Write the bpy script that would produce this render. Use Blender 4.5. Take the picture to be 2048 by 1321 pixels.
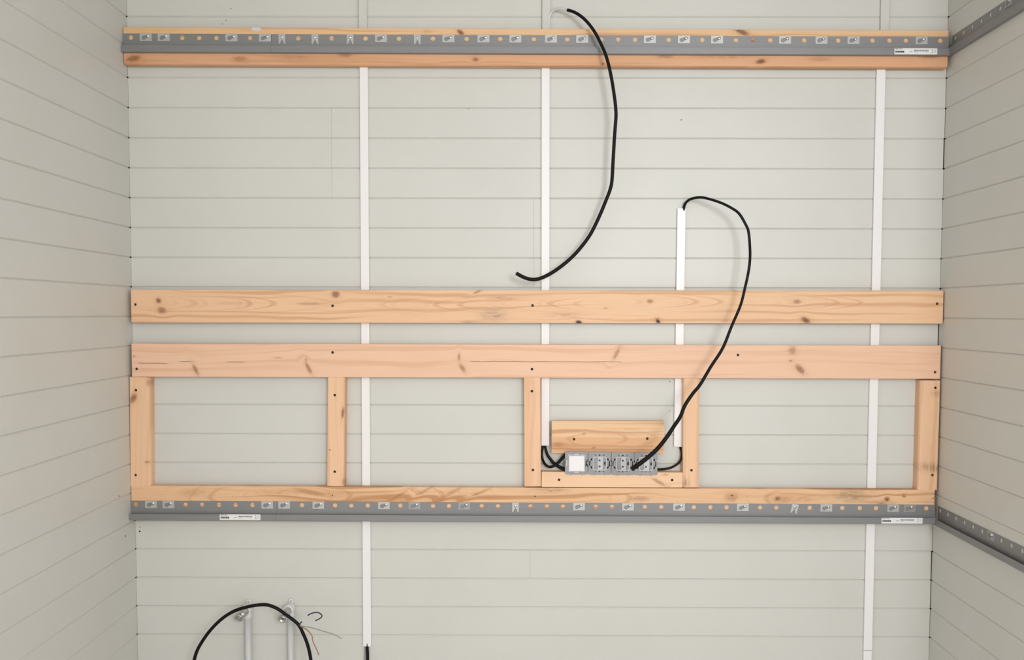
import bpy, bmesh, math, random
from mathutils import Vector, Matrix
random.seed(7)
for o in list(bpy.data.objects): bpy.data.objects.remove(o)
scene = bpy.context.scene
C = scene.collection
R_ = random.Random(11)

# ------------------------------------------------------------------ camera
FPX, CX, CY = 1800.0, 1034.67, 723.23            # focal length and principal point for a 2048 x 1321 frame
TILT, ROLL, YAW = -0.053752, -0.002131, 0.00469
FLOOR = 1.44                                      # height of wall groove no. 10 above the floor
CAM = Vector((-0.020163, -2.749019, 0.01291 + FLOOR))
ROT = (Matrix.Rotation(YAW, 3, 'Z') @ Matrix.Rotation(TILT, 3, 'X') @ Matrix.Rotation(ROLL, 3, 'Y'))
cam_data = bpy.data.cameras.new('camera')
cam = bpy.data.objects.new('camera', cam_data); C.objects.link(cam)
right, fwd, up = ROT.col[0], ROT.col[1], ROT.col[2]
m = Matrix.Identity(4)
for i in range(3):
    m[i][0] = right[i]; m[i][1] = up[i]; m[i][2] = -fwd[i]; m[i][3] = CAM[i]
cam.matrix_world = m
cam_data.sensor_fit = 'HORIZONTAL'; cam_data.sensor_width = 36.0
cam_data.lens = FPX / 2048 * 36.0
cam_data.shift_x = (1024 - CX) / 2048
cam_data.shift_y = (CY - 660.5) / 2048
cam_data.clip_start = 0.05
scene.camera = cam

# ------------------------------------------------------------------ world, light, exposure
world = bpy.data.worlds.new('daylight'); scene.world = world; world.use_nodes = True
bg = world.node_tree.nodes['Background']
bg.inputs[0].default_value = (1.0, 0.975, 0.925, 1); bg.inputs[1].default_value = 1.20
def area(name, loc, size, size_y, power, col, target):
    l = bpy.data.lights.new(name, 'AREA'); l.shape = 'RECTANGLE'; l.size = size; l.size_y = size_y
    l.energy = power; l.color = col
    o = bpy.data.objects.new(name, l); C.objects.link(o); o.location = loc
    o.rotation_euler = (Vector(target) - Vector(loc)).to_track_quat('-Z', 'Y').to_euler()
    return o
# the one source the cable shadows point to: a window behind the camera, to the right and above eye level
area('window_behind_offscreen', (1.05, -4.3, 2.0), 0.8, 1.0, 62, (0.93, 0.97, 1.0), (1.05, 0, 2.0))
vs = scene.view_settings
vs.view_transform = 'Standard'; vs.look = 'None'; vs.exposure = 0.13; vs.gamma = 1.0
try: vs.use_curve_mapping = False
except Exception: pass

# ------------------------------------------------------------------ measuring helpers
def at(px, py, Y):
    d = ROT @ Vector(((px - CX) / FPX, 1.0, -(py - CY) / FPX))
    k = (Y - CAM.y) / d.y
    return CAM + d * k
def wall_l(z, s): return -1.211471 + 0.0039 * (z - FLOOR) + 0.01559 * s      # x of the left wall face, s metres out from the corner
def wall_r(z, s): return 1.250923 + 0.0030 * (z - FLOOR) - 0.01786 * s
S = 0.0015                                                                    # metres per photo pixel near the wall

# ------------------------------------------------------------------ object helpers
def link(name, mesh, mat=None, parent=None, loc=None, rot=None):
    o = bpy.data.objects.new(name, mesh); C.objects.link(o)
    if mat is not None and mesh is not None and not mesh.materials: mesh.materials.append(mat)
    if parent is not None: o.parent = parent
    if loc is not None: o.location = loc
    if rot is not None: o.rotation_euler = rot
    return o
def empty(name, loc, rot=(0, 0, 0)):
    o = bpy.data.objects.new(name, None); C.objects.link(o); o.location = loc; o.rotation_euler = rot
    o.empty_display_size = 0.02
    return o
def tag(o, label, cat, group=None):
    o['label'] = label; o['category'] = cat
    if group: o['group'] = group
    return o
def pydata(name, v, f, smooth=False):
    me = bpy.data.meshes.new(name); me.from_pydata(v, [], f); me.validate(); me.update()
    bm = bmesh.new(); bm.from_mesh(me); bmesh.ops.recalc_face_normals(bm, faces=bm.faces); bm.to_mesh(me); bm.free()
    if smooth:
        for p in me.polygons: p.use_smooth = True
    return me
def frombm(name, bm, smooth=False):
    me = bpy.data.meshes.new(name)
    bmesh.ops.recalc_face_normals(bm, faces=bm.faces)
    bm.to_mesh(me); bm.free()
    if smooth:
        for p in me.polygons: p.use_smooth = True
    return me
def box(bm, x0, x1, y0, y1, z0, z1):
    vs_ = [bm.verts.new(p) for p in ((x0,y0,z0),(x1,y0,z0),(x1,y1,z0),(x0,y1,z0),(x0,y0,z1),(x1,y0,z1),(x1,y1,z1),(x0,y1,z1))]
    for f in ((0,3,2,1),(4,5,6,7),(0,1,5,4),(1,2,6,5),(2,3,7,6),(3,0,4,7)): bm.faces.new([vs_[i] for i in f])
    return vs_
def cyl(bm, c, axis, r0, r1, h, n=16, cap=True):
    """cylinder or cone from point c along axis, radius r0 to r1"""
    a = Vector(axis).normalized(); t = a.orthogonal().normalized(); b = a.cross(t); c = Vector(c)
    A = []; B = []
    for i in range(n):
        w = 2*math.pi*i/n; d = t*math.cos(w) + b*math.sin(w)
        A.append(bm.verts.new(c + d*r0)); B.append(bm.verts.new(c + a*h + d*r1))
    for i in range(n): bm.faces.new((A[i], A[(i+1)%n], B[(i+1)%n], B[i]))
    if cap: bm.faces.new(A[::-1]); bm.faces.new(B)
def lathe(bm, c, axis, prof, n=18):
    """prof: (distance along axis, radius)"""
    a = Vector(axis).normalized(); t = a.orthogonal().normalized(); b = a.cross(t); c = Vector(c)
    rings = []
    for h, r in prof:
        if r < 1e-6: rings.append([bm.verts.new(c + a*h)])
        else: rings.append([bm.verts.new(c + a*h + (t*math.cos(2*math.pi*i/n) + b*math.sin(2*math.pi*i/n))*r) for i in range(n)])
    for A, B in zip(rings, rings[1:]):
        for i in range(n):
            j = (i+1) % n
            if len(A) == 1 and len(B) == 1: continue
            if len(A) == 1: bm.faces.new((A[0], B[j], B[i]))
            elif len(B) == 1: bm.faces.new((A[i], A[j], B[0]))
            else: bm.faces.new((A[i], A[j], B[j], B[i]))
def poly_prism(bm, pts, y0, y1):
    """extrude a polygon given in (x, z) from y0 to y1"""
    A = [bm.verts.new((x, y0, z)) for x, z in pts]; B = [bm.verts.new((x, y1, z)) for x, z in pts]
    n = len(pts)
    bm.faces.new(A); bm.faces.new(B[::-1])
    for i in range(n): bm.faces.new((A[i], B[i], B[(i+1)%n], A[(i+1)%n]))
def cut(obj, bm):
    """subtract the shapes in bm from the object's mesh"""
    bmesh.ops.recalc_face_normals(bm, faces=bm.faces)
    me = bpy.data.meshes.new('cutter'); bm.to_mesh(me); bm.free()
    k = bpy.data.objects.new('cutter', me); C.objects.link(k)
    k.matrix_world = obj.matrix_basis.copy()
    md = obj.modifiers.new('cut', 'BOOLEAN'); md.operation = 'DIFFERENCE'; md.solver = 'EXACT'; md.object = k
    bpy.context.view_layer.update()
    dg = bpy.context.evaluated_depsgraph_get()
    new = bpy.data.meshes.new_from_object(obj.evaluated_get(dg))
    obj.modifiers.clear(); old = obj.data; obj.data = new; new.name = old.name
    bpy.data.objects.remove(k); bpy.data.meshes.remove(me); bpy.data.meshes.remove(old)
    return obj
def catmull(pts, sub=6):
    """pts: tuples of equal length, smooth curve through them"""
    out = []; n = len(pts)
    for i in range(n-1):
        p0 = pts[max(i-1,0)]; p1 = pts[i]; p2 = pts[i+1]; p3 = pts[min(i+2,n-1)]
        for k in range(sub):
            t = k/sub
            out.append(tuple(0.5*((2*b)+(-a+c)*t+(2*a-5*b+4*c-d)*t*t+(-a+3*b-3*c+d)*t**3) for a,b,c,d in zip(p0,p1,p2,p3)))
    out.append(tuple(pts[-1])); return out
def tube(bm, pts, n=10, sub=6):
    """pts: (x, y, z, r)"""
    P = catmull(pts, sub); rings = []; prev = None
    for i, p in enumerate(P):
        a = Vector(P[max(i-1,0)][:3]); b = Vector(P[min(i+1,len(P)-1)][:3]); T = (b-a).normalized()
        if prev is None: nrm = T.orthogonal().normalized()
        else: nrm = (prev - T*prev.dot(T)).normalized()
        prev = nrm; bi = T.cross(nrm); c = Vector(p[:3])
        rings.append([bm.verts.new(c + (nrm*math.cos(2*math.pi*k/n) + bi*math.sin(2*math.pi*k/n))*p[3]) for k in range(n)])
    for A, B in zip(rings, rings[1:]):
        for k in range(n): bm.faces.new((A[k], A[(k+1)%n], B[(k+1)%n], B[k]))
    bm.faces.new(rings[0][::-1]); bm.faces.new(rings[-1])
def px_tube(bm, pts, n=10, sub=6):
    """pts: (px, py, Y, radius m)"""
    tube(bm, [(*at(x, y, Y), r) for x, y, Y, r in pts], n, sub)

# ------------------------------------------------------------------ materials
def srgb(r, g, b):
    f = lambda c: (c/255/12.92) if c/255 <= 0.04045 else ((c/255+0.055)/1.055)**2.4
    return (f(r), f(g), f(b), 1)
class NT:
    def __init__(s, name):
        s.m = bpy.data.materials.new(name); s.m.use_nodes = True
        s.t = s.m.node_tree; s.b = s.t.nodes['Principled BSDF']
    def n(s, kind, **kw):
        x = s.t.nodes.new(kind)
        for k, v in kw.items(): setattr(x, k, v)
        return x
    def put(s, sock, v):
        if hasattr(v, 'is_output'): s.t.links.new(v, sock)
        else: sock.default_value = v
    def math(s, op, a, b=None, c=None, clamp=False):
        x = s.n('ShaderNodeMath', operation=op); x.use_clamp = clamp
        s.put(x.inputs[0], a)
        if b is not None: s.put(x.inputs[1], b)
        if c is not None: s.put(x.inputs[2], c)
        return x.outputs[0]
    def comb(s, x, y, z):
        c = s.n('ShaderNodeCombineXYZ')
        for i, v in enumerate((x, y, z)): s.put(c.inputs[i], v)
        return c.outputs[0]
    def noise(s, vec, scale=5, detail=2, rough=0.5, dist=0):
        x = s.n('ShaderNodeTexNoise'); s.put(x.inputs['Vector'], vec)
        x.inputs['Scale'].default_value = scale; x.inputs['Detail'].default_value = detail
        x.inputs['Roughness'].default_value = rough; x.inputs['Distortion'].default_value = dist
        return x.outputs['Fac']
    def smooth(s, v, lo, hi, a=0.0, b=1.0):
        x = s.n('ShaderNodeMapRange', interpolation_type='SMOOTHSTEP')
        s.put(x.inputs['Value'], v)
        for k, w in (('From Min', lo), ('From Max', hi), ('To Min', a), ('To Max', b)): x.inputs[k].default_value = w
        return x.outputs['Result']
    def mix(s, fac, a, b, blend='MIX'):
        x = s.n('ShaderNodeMix', data_type='RGBA', blend_type=blend)
        s.put(x.inputs['Factor'], fac); s.put(x.inputs['A'], a); s.put(x.inputs['B'], b)
        return x.outputs['Result']
    def objco(s):
        tc = s.n('ShaderNodeTexCoord'); sp = s.n('ShaderNodeSeparateXYZ')
        s.t.links.new(tc.outputs['Object'], sp.inputs[0])
        return tc.outputs['Object'], sp.outputs[0], sp.outputs[1], sp.outputs[2]
    def bump(s, h, strength=0.2, dist=0.001):
        x = s.n('ShaderNodeBump'); x.inputs['Strength'].default_value = strength; x.inputs['Distance'].default_value = dist
        s.put(x.inputs['Height'], h); s.t.links.new(x.outputs['Normal'], s.b.inputs['Normal'])
    def done(s, col, rough=0.5, metal=0.0, spec=None):
        s.put(s.b.inputs['Base Color'], col); s.put(s.b.inputs['Roughness'], rough); s.b.inputs['Metallic'].default_value = metal
        if spec is not None: s.b.inputs['Specular IOR Level'].default_value = spec
        return s.m
def simple(name, col, rough=0.5, metal=0.0, var=0.06, scale=40.0, spec=None):
    """plain colour with a slight mottling"""
    t = NT(name); v, *_ = t.objco()
    f = t.noise(v, scale, 3)
    c2 = tuple(c*(1-var*2.2) for c in col[:3]) + (1,)
    return t.done(t.mix(f, col, c2), rough, metal, spec)
def painted(name, col, rough=0.45):
    t = NT(name); v, x, y, z = t.objco()
    big = t.noise(v, 3.0, 3, 0.6)
    fine = t.noise(t.comb(t.math('MULTIPLY', x, 9), t.math('MULTIPLY', y, 9), t.math('MULTIPLY', z, 60)), 4, 3)
    a = t.mix(t.smooth(big, 0.35, 0.7), col, (col[0]*0.965, col[1]*0.97, col[2]*0.96, 1))
    a = t.mix(t.math('MULTIPLY', fine, 0.10), a, (col[0]*0.8, col[1]*0.8, col[2]*0.8, 1))
    t.bump(fine, 0.12, 0.0006)
    return t.done(a, rough)
def pine(name, axis, base, dark, seed=0, knots=(), stains=(), cracks=(), grain=1.0, band=None, cath=()):
    """pine with grain along the axis; knots (u, v, ru, rv, angle, strength), stains (u, v, ru, rv, colour, strength), cracks (u0, u1, v)"""
    t = NT(name); vec, x, y, z = t.objco()
    u, v = (x, z) if axis == 'X' else (z, x)
    d2s = []; vd = v
    for (ku, kv, ru, rv, ang, st) in knots:
        du = t.math('SUBTRACT', u, ku); dv = t.math('SUBTRACT', v, kv)
        ca, sa = math.cos(ang), math.sin(ang)
        a = t.math('DIVIDE', t.math('ADD', t.math('MULTIPLY', du, ca), t.math('MULTIPLY', dv, sa)), ru)
        b = t.math('DIVIDE', t.math('SUBTRACT', t.math('MULTIPLY', dv, ca), t.math('MULTIPLY', du, sa)), rv)
        d2 = t.math('ADD', t.math('MULTIPLY', a, a), t.math('MULTIPLY', b, b))
        e = t.math('EXPONENT', t.math('MULTIPLY', d2, -0.22))
        vd = t.math('SUBTRACT', vd, t.math('MULTIPLY', t.math('MULTIPLY', dv, e), 0.75))
        d2s.append((d2, st))
    wob = t.noise(t.comb(t.math('MULTIPLY', u, 2.2), t.math('MULTIPLY', v, 6.0), seed*3.17), 1.0, 2)
    vw = t.math('ADD', vd, t.math('MULTIPLY', wob, 0.050))
    g1 = t.noise(t.comb(t.math('MULTIPLY', u, 1.1), t.math('MULTIPLY', vw, 75.0), seed*1.3+0.5), 1.0, 2, 0.45)
    g2 = t.noise(t.comb(t.math('MULTIPLY', u, 7.0), t.math('MULTIPLY', vd, 420.0), seed+9.1), 1.0, 3, 0.6)
    big = t.noise(t.comb(t.math('MULTIPLY', u, 3.5), t.math('MULTIPLY', v, 14.0), seed+4.4), 1.0, 2)
    wood = base
    if band:                                            # a band of darker heartwood across the width: (v0, v1, colour, strength)
        wood = t.mix(t.math('MULTIPLY', t.smooth(t.math('ADD', v, t.math('MULTIPLY', wob, 0.010)), band[0], band[1]), band[3]), base, band[2])
    col = t.mix(t.math('MULTIPLY', t.smooth(g1, 0.50, 0.66), 0.52*grain), wood, dark)
    col = t.mix(t.math('MULTIPLY', t.smooth(g2, 0.45, 0.8), 0.22*grain), col, dark)
    col = t.mix(t.math('MULTIPLY', t.smooth(big, 0.45, 0.7), 0.20), col, (base[0]*0.86, base[1]*0.80, base[2]*0.72, 1))
    for (cu, cv, lu, lv, K) in cath:                    # nested arched grain lines: vertex side set by the sign of K
        dv = t.math('SUBTRACT', vd, cv); du = t.math('SUBTRACT', u, cu)
        tt = t.math('ADD', du, t.math('MULTIPLY', t.math('MULTIPLY', dv, dv), K))
        ln = t.noise(t.comb(t.math('ADD', t.math('MULTIPLY', tt, 26.0), t.math('MULTIPLY', wob, 2.0)), seed*2.1, 0.3), 1.0, 1)
        a = t.math('DIVIDE', du, lu); b = t.math('DIVIDE', dv, lv)
        msk = t.math('EXPONENT', t.math('MULTIPLY', t.math('ADD', t.math('POWER', t.math('ABSOLUTE', a), 4.0), t.math('POWER', t.math('ABSOLUTE', b), 4.0)), -1.0))
        col = t.mix(t.math('MULTIPLY', t.math('MULTIPLY', t.smooth(ln, 0.50, 0.64), msk), 0.5), col, dark)
    kn = t.noise(vec, 160, 3)
    knot_col = srgb(112, 62, 28)
    for d2, st in d2s:
        r = t.math('ADD', t.math('SQRT', d2), t.math('MULTIPLY', t.math('SUBTRACT', kn, 0.5), 0.9))
        halo = t.math('MULTIPLY', t.math('EXPONENT', t.math('MULTIPLY', d2, -0.55)), 0.34*min(1, st+0.2))
        col = t.mix(halo, col, srgb(176, 112, 60))
        col = t.mix(t.smooth(r, 1.15, 0.35, 0.0, min(0.95, st)), col, knot_col)
        rg = t.math('SINE', t.math('MULTIPLY', r, 16.0))
        col = t.mix(t.math('MULTIPLY', t.smooth(r, 1.5, 0.7), t.smooth(rg, 0.2, 1.0, 0.0, 0.35*st)), col, srgb(70, 36, 18))
        if st > 0.9: col = t.mix(t.smooth(r, 0.85, 0.3, 0.0, 0.9), col, srgb(40, 18, 8))
    for (ku, kv, ru, rv, sc, st) in stains:
        a = t.math('DIVIDE', t.math('SUBTRACT', u, ku), ru); b = t.math('DIVIDE', t.math('SUBTRACT', v, kv), rv)
        d2 = t.math('ADD', t.math('MULTIPLY', a, a), t.math('MULTIPLY', b, b))
        nn = t.noise(t.comb(t.math('MULTIPLY', u, 40), t.math('MULTIPLY', v, 150), seed+2.0), 1.0, 3)
        col = t.mix(t.math('MULTIPLY', t.math('EXPONENT', t.math('MULTIPLY', d2, -1.0)), t.smooth(nn, 0.3, 0.7, 0.25*st, st)), col, sc)
    for (u0, u1, cv) in cracks:
        w = t.noise(t.comb(t.math('MULTIPLY', u, 22), 3.0, seed), 1.0, 2)
        dv = t.math('ABSOLUTE', t.math('SUBTRACT', t.math('ADD', v, t.math('MULTIPLY', w, 0.006)), cv + 0.003))
        inside = t.math('MULTIPLY', t.smooth(u, u0, u0+0.02), t.smooth(u, u1, u1-0.02))
        col = t.mix(t.math('MULTIPLY', t.smooth(dv, 0.0013, 0.0004), t.math('MULTIPLY', inside, 0.85)), col, srgb(92, 52, 26))
    t.bump(g2, 0.10, 0.0005)
    return t.done(col, 0.55)

M_wall = painted('painted_boards', (0.630, 0.620, 0.582, 1), 0.42)
M_back = simple('bare_wall_lining', (0.10, 0.085, 0.07, 1), 0.9)
M_plaster = simple('white_plaster', (0.66, 0.65, 0.63, 1), 0.8, scale=6)
M_floor = simple('pale_floor', (0.56, 0.54, 0.51, 1), 0.5, scale=5)
M_white = simple('white_plastic', (0.85, 0.82, 0.82, 1), 0.35, var=0.012)
M_black = simple('black_rubber', (0.0045, 0.0042, 0.004, 1), 0.5, spec=0.18)
M_rail = NT('galvanised_steel')
_v, _x, _y, _z = M_rail.objco()
_g = M_rail.noise(M_rail.comb(M_rail.math('MULTIPLY', _x, 4), M_rail.math('MULTIPLY', _y, 4), M_rail.math('MULTIPLY', _z, 180)), 1.5, 3)
M_rail = M_rail.done(M_rail.mix(_g, (0.275, 0.273, 0.275, 1), (0.215, 0.213, 0.215, 1)), 0.45, 0.35)
M_zinc = simple('bright_zinc', (0.52, 0.52, 0.51, 1), 0.38, 0.45, var=0.03)
M_screw = simple('polished_screw', (0.86, 0.86, 0.84, 1), 0.16, 1.0, var=0.01)
M_dark_screw = simple('blackened_screw', (0.030, 0.018, 0.010, 1), 0.5, 0.3)
M_paper = simple('label_paper', (0.80, 0.785, 0.78, 1), 0.5, var=0.01)
M_ink = simple('label_ink', (0.035, 0.035, 0.035, 1), 0.6)
M_ink_grey = simple('label_grey_ink', (0.33, 0.33, 0.33, 1), 0.6)
M_cast = simple('cast_grey_metal', (0.36, 0.35, 0.365, 1), 0.5, 0.0, var=0.14, scale=260)
M_cast_light = simple('light_grey_thermoplastic', (0.56, 0.555, 0.56, 1), 0.45, var=0.04, scale=150)
M_cast_mid = simple('mid_grey_thermoplastic', (0.34, 0.335, 0.34, 1), 0.5, var=0.05, scale=150)
M_hollow = simple('dark_thermoplastic', (0.045, 0.045, 0.045, 1), 0.6)
M_chrome = simple('worn_chrome', (0.62, 0.61, 0.60, 1), 0.22, 1.0, var=0.05)
M_pipe = simple('pipe_white', (0.60, 0.60, 0.585, 1), 0.4, var=0.02)
M_fit = simple('fitting_white', (0.76, 0.75, 0.75, 1), 0.35, var=0.02)
M_core = simple('pale_core_sheath', (0.66, 0.66, 0.65, 1), 0.5, var=0.03)
M_putty = simple('dried_putty', (0.66, 0.65, 0.62, 1), 0.8, var=0.05)

# ------------------------------------------------------------------ the room: panelled walls, floor, ceiling
P = 0.090                                     # board pitch
def gz(k): return FLOOR + (10 - k) * P        # height of groove k
ROWS = range(-3, 26)                          # groove 26 is at the floor
TOP = gz(-3)
DEPTH = 1.12                                  # panelled side walls cut short here, out of view, to let more daylight in
def struct(o): o['kind'] = 'structure'; return o
bm = bmesh.new(); box(bm, -1.30, 1.34, 0.0165, 0.06, -0.02, TOP+0.02)
wall_back = struct(link('wall_back', frombm('wall_back', bm), M_back))
def side_lining(sign):
    f = wall_l if sign < 0 else wall_r
    v = []
    for s in (-0.0165, DEPTH):
        for z in (-0.02, TOP+0.02):
            for d in (0.0145, 0.06): v.append((f(z, s) + sign*d, -s, z))
    return pydata('lining', v, [(0,1,3,2),(4,6,7,5),(0,4,5,1),(2,3,7,6),(0,2,6,4),(1,5,7,3)])
wall_left = struct(link('wall_left', side_lining(-1), M_back))
wall_right = struct(link('wall_right', side_lining(1), M_back))
CH, DP, TH = 0.0027, 0.0031, 0.014            # groove: half width, depth; board thickness
def board_profile(z0, z1):
    g = 0.0
    return [(z0+CH, 0.0), (z1-CH, 0.0), (z1-g, DP), (z1-g, TH), (z0+g, TH), (z0+g, DP)]
def make_board(fn, a, b):
    """fn(t, depth, z) -> world point; a, b: start and end of each of the 6 profile corners"""
    pr = make_board.pr
    A = [fn(a[i], d, z) for i, (z, d) in enumerate(pr)]; B = [fn(b[i], d, z) for i, (z, d) in enumerate(pr)]
    n = len(pr)
    return pydata('panel_board', A + B, [tuple(range(n))[::-1], tuple(range(n, 2*n))] + [(i, (i+1)%n, n+(i+1)%n, n+i) for i in range(n)])
def bx(px, k): return at(px, 634 + (k+0.5-10)*59.3, 0).x
splits = {3: [663], 4: [663], 5: [664], 6: [1067], 7: [1067], 8: [1068], 18: [1060], 4.5: []}
for k in ROWS:
    z1, z0 = gz(k), gz(k+1)
    make_board.pr = board_profile(z0, z1)
    xl = wall_l((z0+z1)/2, 0) + 0.0004
    xr = wall_r((z0+z1)/2, 0) - 0.0006 - R_.choice((0.0, 0.0004, 0.0012, 0.0020))
    xs = [xl] + [bx(p, k) for p in splits.get(k, [])] + [xr]
    for i in range(len(xs)-1):
        a = xs[i] + (0.0002 if i else 0); b = xs[i+1] - (0.0002 if i < len(xs)-2 else 0)
        link('panel_board', make_board(lambda t, d, z: (t, d, z), [a]*6, [b]*6), M_wall, wall_back)
    for sign, f, wall in ((-1, wall_l, wall_left), (1, wall_r, wall_right)):
        n0 = R_.uniform(0.0015, 0.0060); n1 = R_.uniform(0.0015, 0.0060)
        st = [-0.0002, -0.0002, n1, n1, n0, n0]
        link('panel_board', make_board(lambda t, d, z: (f(z, t) + sign*d, -t, z), st, [DEPTH-0.002]*6), M_wall, wall)
bm = bmesh.new(); box(bm, -3.0, 3.0, -5.2, 0.06, -0.12, 0.0)
floor = struct(link('floor', frombm('floor', bm), M_floor))
bm = bmesh.new(); box(bm, -1.30, 1.34, -2.2, 0.06, TOP, TOP+0.1)
ceiling = struct(link('ceiling', frombm('ceiling', bm), M_plaster))
# small nail holes in the panelling
def speck(px, py, r, wall, side=None):
    bm = bmesh.new()
    if side is None:
        p = at(px, py, 0); lathe(bm, p + Vector((0, 0.002, 0)), (0, -1, 0), [(0, r), (0.0022, r), (0.0026, r*0.5), (0.0026, 0)], 8)
    else:
        d = at(px, py, 0) - CAM; f = wall_l if side < 0 else wall_r; t = 0.9; 
        for _ in range(40):
            q = CAM + d*t; t += (f(q.z, -q.y) - q.x) / d.x
        q = CAM + d*t; lathe(bm, q + Vector((side*0.002, 0, 0)), (-side, 0, 0), [(0, r), (0.0022, r), (0.0026, r*0.5), (0.0026, 0)], 8)
    link('nail_head', frombm('nail_head', bm), M_dark_screw, wall)
for px, py, r in ((462,17,1.6),(452,41,1.5),(444,48,1.4),(1362.5,240,1.9),(279.5,1055,1.6),(279.5,1063.5,3.0),(1339.5,763.5,1.5),(1339.5,822,1.3),(937,218,1.2)):
    speck(px, py, r*0.00095, wall_back)
for px, py, r in ((238,993,2.6),(251,1073,3.2)): speck(px, py, r*0.00095, wall_left, -1)

# ------------------------------------------------------------------ timber
YF, YB = -0.0330, -0.0105                     # front and back of the timber framing
PALE, DARK = srgb(233, 191, 157), srgb(200, 146, 106)
def arc(cx, cy, r, a0, a1, n=3): return [(cx + r*math.cos(a0+(a1-a0)*i/n), cy + r*math.sin(a0+(a1-a0)*i/n)) for i in range(n+1)]
def section(w, y0, y1, rt, rb):
    """cross-section in (across, depth): across -w/2..w/2, front face at y0 rounded by rt at +across and rb at -across"""
    h = w/2; p = []
    p += arc(h-rt, y0+rt, rt, 0, -math.pi/2)
    p += arc(-h+rb, y0+rb, rb, -math.pi/2, -math.pi)
    p += [(-h, y1), (h, y1)]
    return p
def extrude_mesh(name, sec, L, axis, end=0.0015):
    """section swept along the axis, its ends slightly eased"""
    n = len(sec); v = []; ys = [q[1] for q in sec]
    cx_ = 0.0; cy_ = max(ys)
    rings = [(-L/2, end), (-L/2+end, 0), (L/2-end, 0), (L/2, end)]
    for uu, ins in rings:
        for a, d in sec:
            w = max(abs(q[0]) for q in sec)
            a2 = a*(1-ins/w); d2 = d + (ins if d < cy_-0.5*(cy_-min(ys)) else 0)
            v.append((uu, d2, a2) if axis == 'X' else (a2, d2, uu))
    f = [tuple(range(n)), tuple(range(3*n, 4*n))]
    for r in range(3):
        for i in range(n): f.append((r*n+i, r*n+(i+1)%n, (r+1)*n+(i+1)%n, (r+1)*n+i))
    return pydata(name, v, f)
def beam(name, label, axis, px, mat_kw, screws=(), small=(), rt=0.0018, rb=0.0018, yf=YF, yb=YB, group=None, cat='timber', clampx=True):
    """px for X: (x0, top0, bottom0, x1, top1, bottom1); for Z: (y0, left0, right0, y1, left1, right1)"""
    a0, b0, c0, a1, b1, c1 = px
    if axis == 'X':
        A = (at(a0, b0, yf) + at(a0, c0, yf))/2; B = (at(a1, b1, yf) + at(a1, c1, yf))/2
        w = ((at(a0,b0,yf)-at(a0,c0,yf)).length + (at(a1,b1,yf)-at(a1,c1,yf)).length)/2
        if clampx:
            lo = wall_l(A.z, -yf) + 0.0015; hi = wall_r(B.z, -yf) - 0.0015
            if A.x < lo: A.x = lo
            if B.x > hi: B.x = hi
        ang = -math.atan2(B.z-A.z, B.x-A.x)
    else:
        B = (at(b0, a0, yf) + at(c0, a0, yf))/2; A = (at(b1, a1, yf) + at(c1, a1, yf))/2
        w = ((at(b0,a0,yf)-at(c0,a0,yf)).length + (at(b1,a1,yf)-at(c1,a1,yf)).length)/2
        ang = math.atan2(B.x-A.x, B.z-A.z)
    L = (B-A).length; mid = (A+B)/2; mid.y = 0
    Rm = Matrix.Rotation(ang, 3, 'Y'); inv = Rm.inverted()
    def loc(x, y, Y=yf):
        q = inv @ (at(x, y, Y) - mid); return (q.x, q.z) if axis == 'X' else (q.z, q.x)
    kw = dict(mat_kw)
    kw['knots'] = [(*loc(x, y), rx*S, ry*S, ang_, st) for x, y, rx, ry, ang_, st in kw.get('knots', ())]
    kw['stains'] = [(*loc(x, y), rx*S, ry*S, c, st) for x, y, rx, ry, c, st in kw.get('stains', ())]
    kw['cath'] = [(*loc(x, y), lx*S, ly*S, K) for x, y, lx, ly, K in kw.get('cath', ())]
    kw['cracks'] = [(loc(x0, y)[0], loc(x1, y)[0], loc(x0, y)[1]) for x0, x1, y in kw.get('cracks', ())]
    mat = pine(name + '_pine', axis, kw.pop('base', PALE), kw.pop('dark', DARK), **kw)
    me = extrude_mesh(name, section(w, yf, yb, rt, rb), L, axis)
    o = link(name, me, None, None, mid, (0, ang, 0)); o.data.materials.append(mat)
    tag(o, label, cat, {'stud': 'short upright studs', 'wide_plank': 'wide pine planks', 'ledger_timber': 'pine ledgers'}.get(name))
    allp = [(x, y, 0.0043) for x, y in screws] + [(x, y, 0.0020) for x, y in small]
    pts = []
    for x, y, r in allp:
        uv = loc(x, y); pts.append(((uv[0], uv[1]) if axis == 'X' else (uv[1], uv[0]), r))
    if pts:
        bm = bmesh.new()
        for (x, z), r in pts: cyl(bm, (x, yf-0.003, z), (0, 1, 0), r, r*0.92, 0.010, 14)
        cut(o, bm)
        for (x, z), r in pts:
            bm = bmesh.new()
            lathe(bm, (x, yf+0.0095, z), (0, -1, 0), [(0, r*0.3), (0.0015, r*0.9), (0.0050, r*0.93), (0.0056, r*0.8), (0.0056, r*0.35), (0.0045, r*0.25), (0.0045, 0)], 12)
            link('screw', frombm('screw', bm), M_dark_screw, o)
    return o, mid, inv, w

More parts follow.
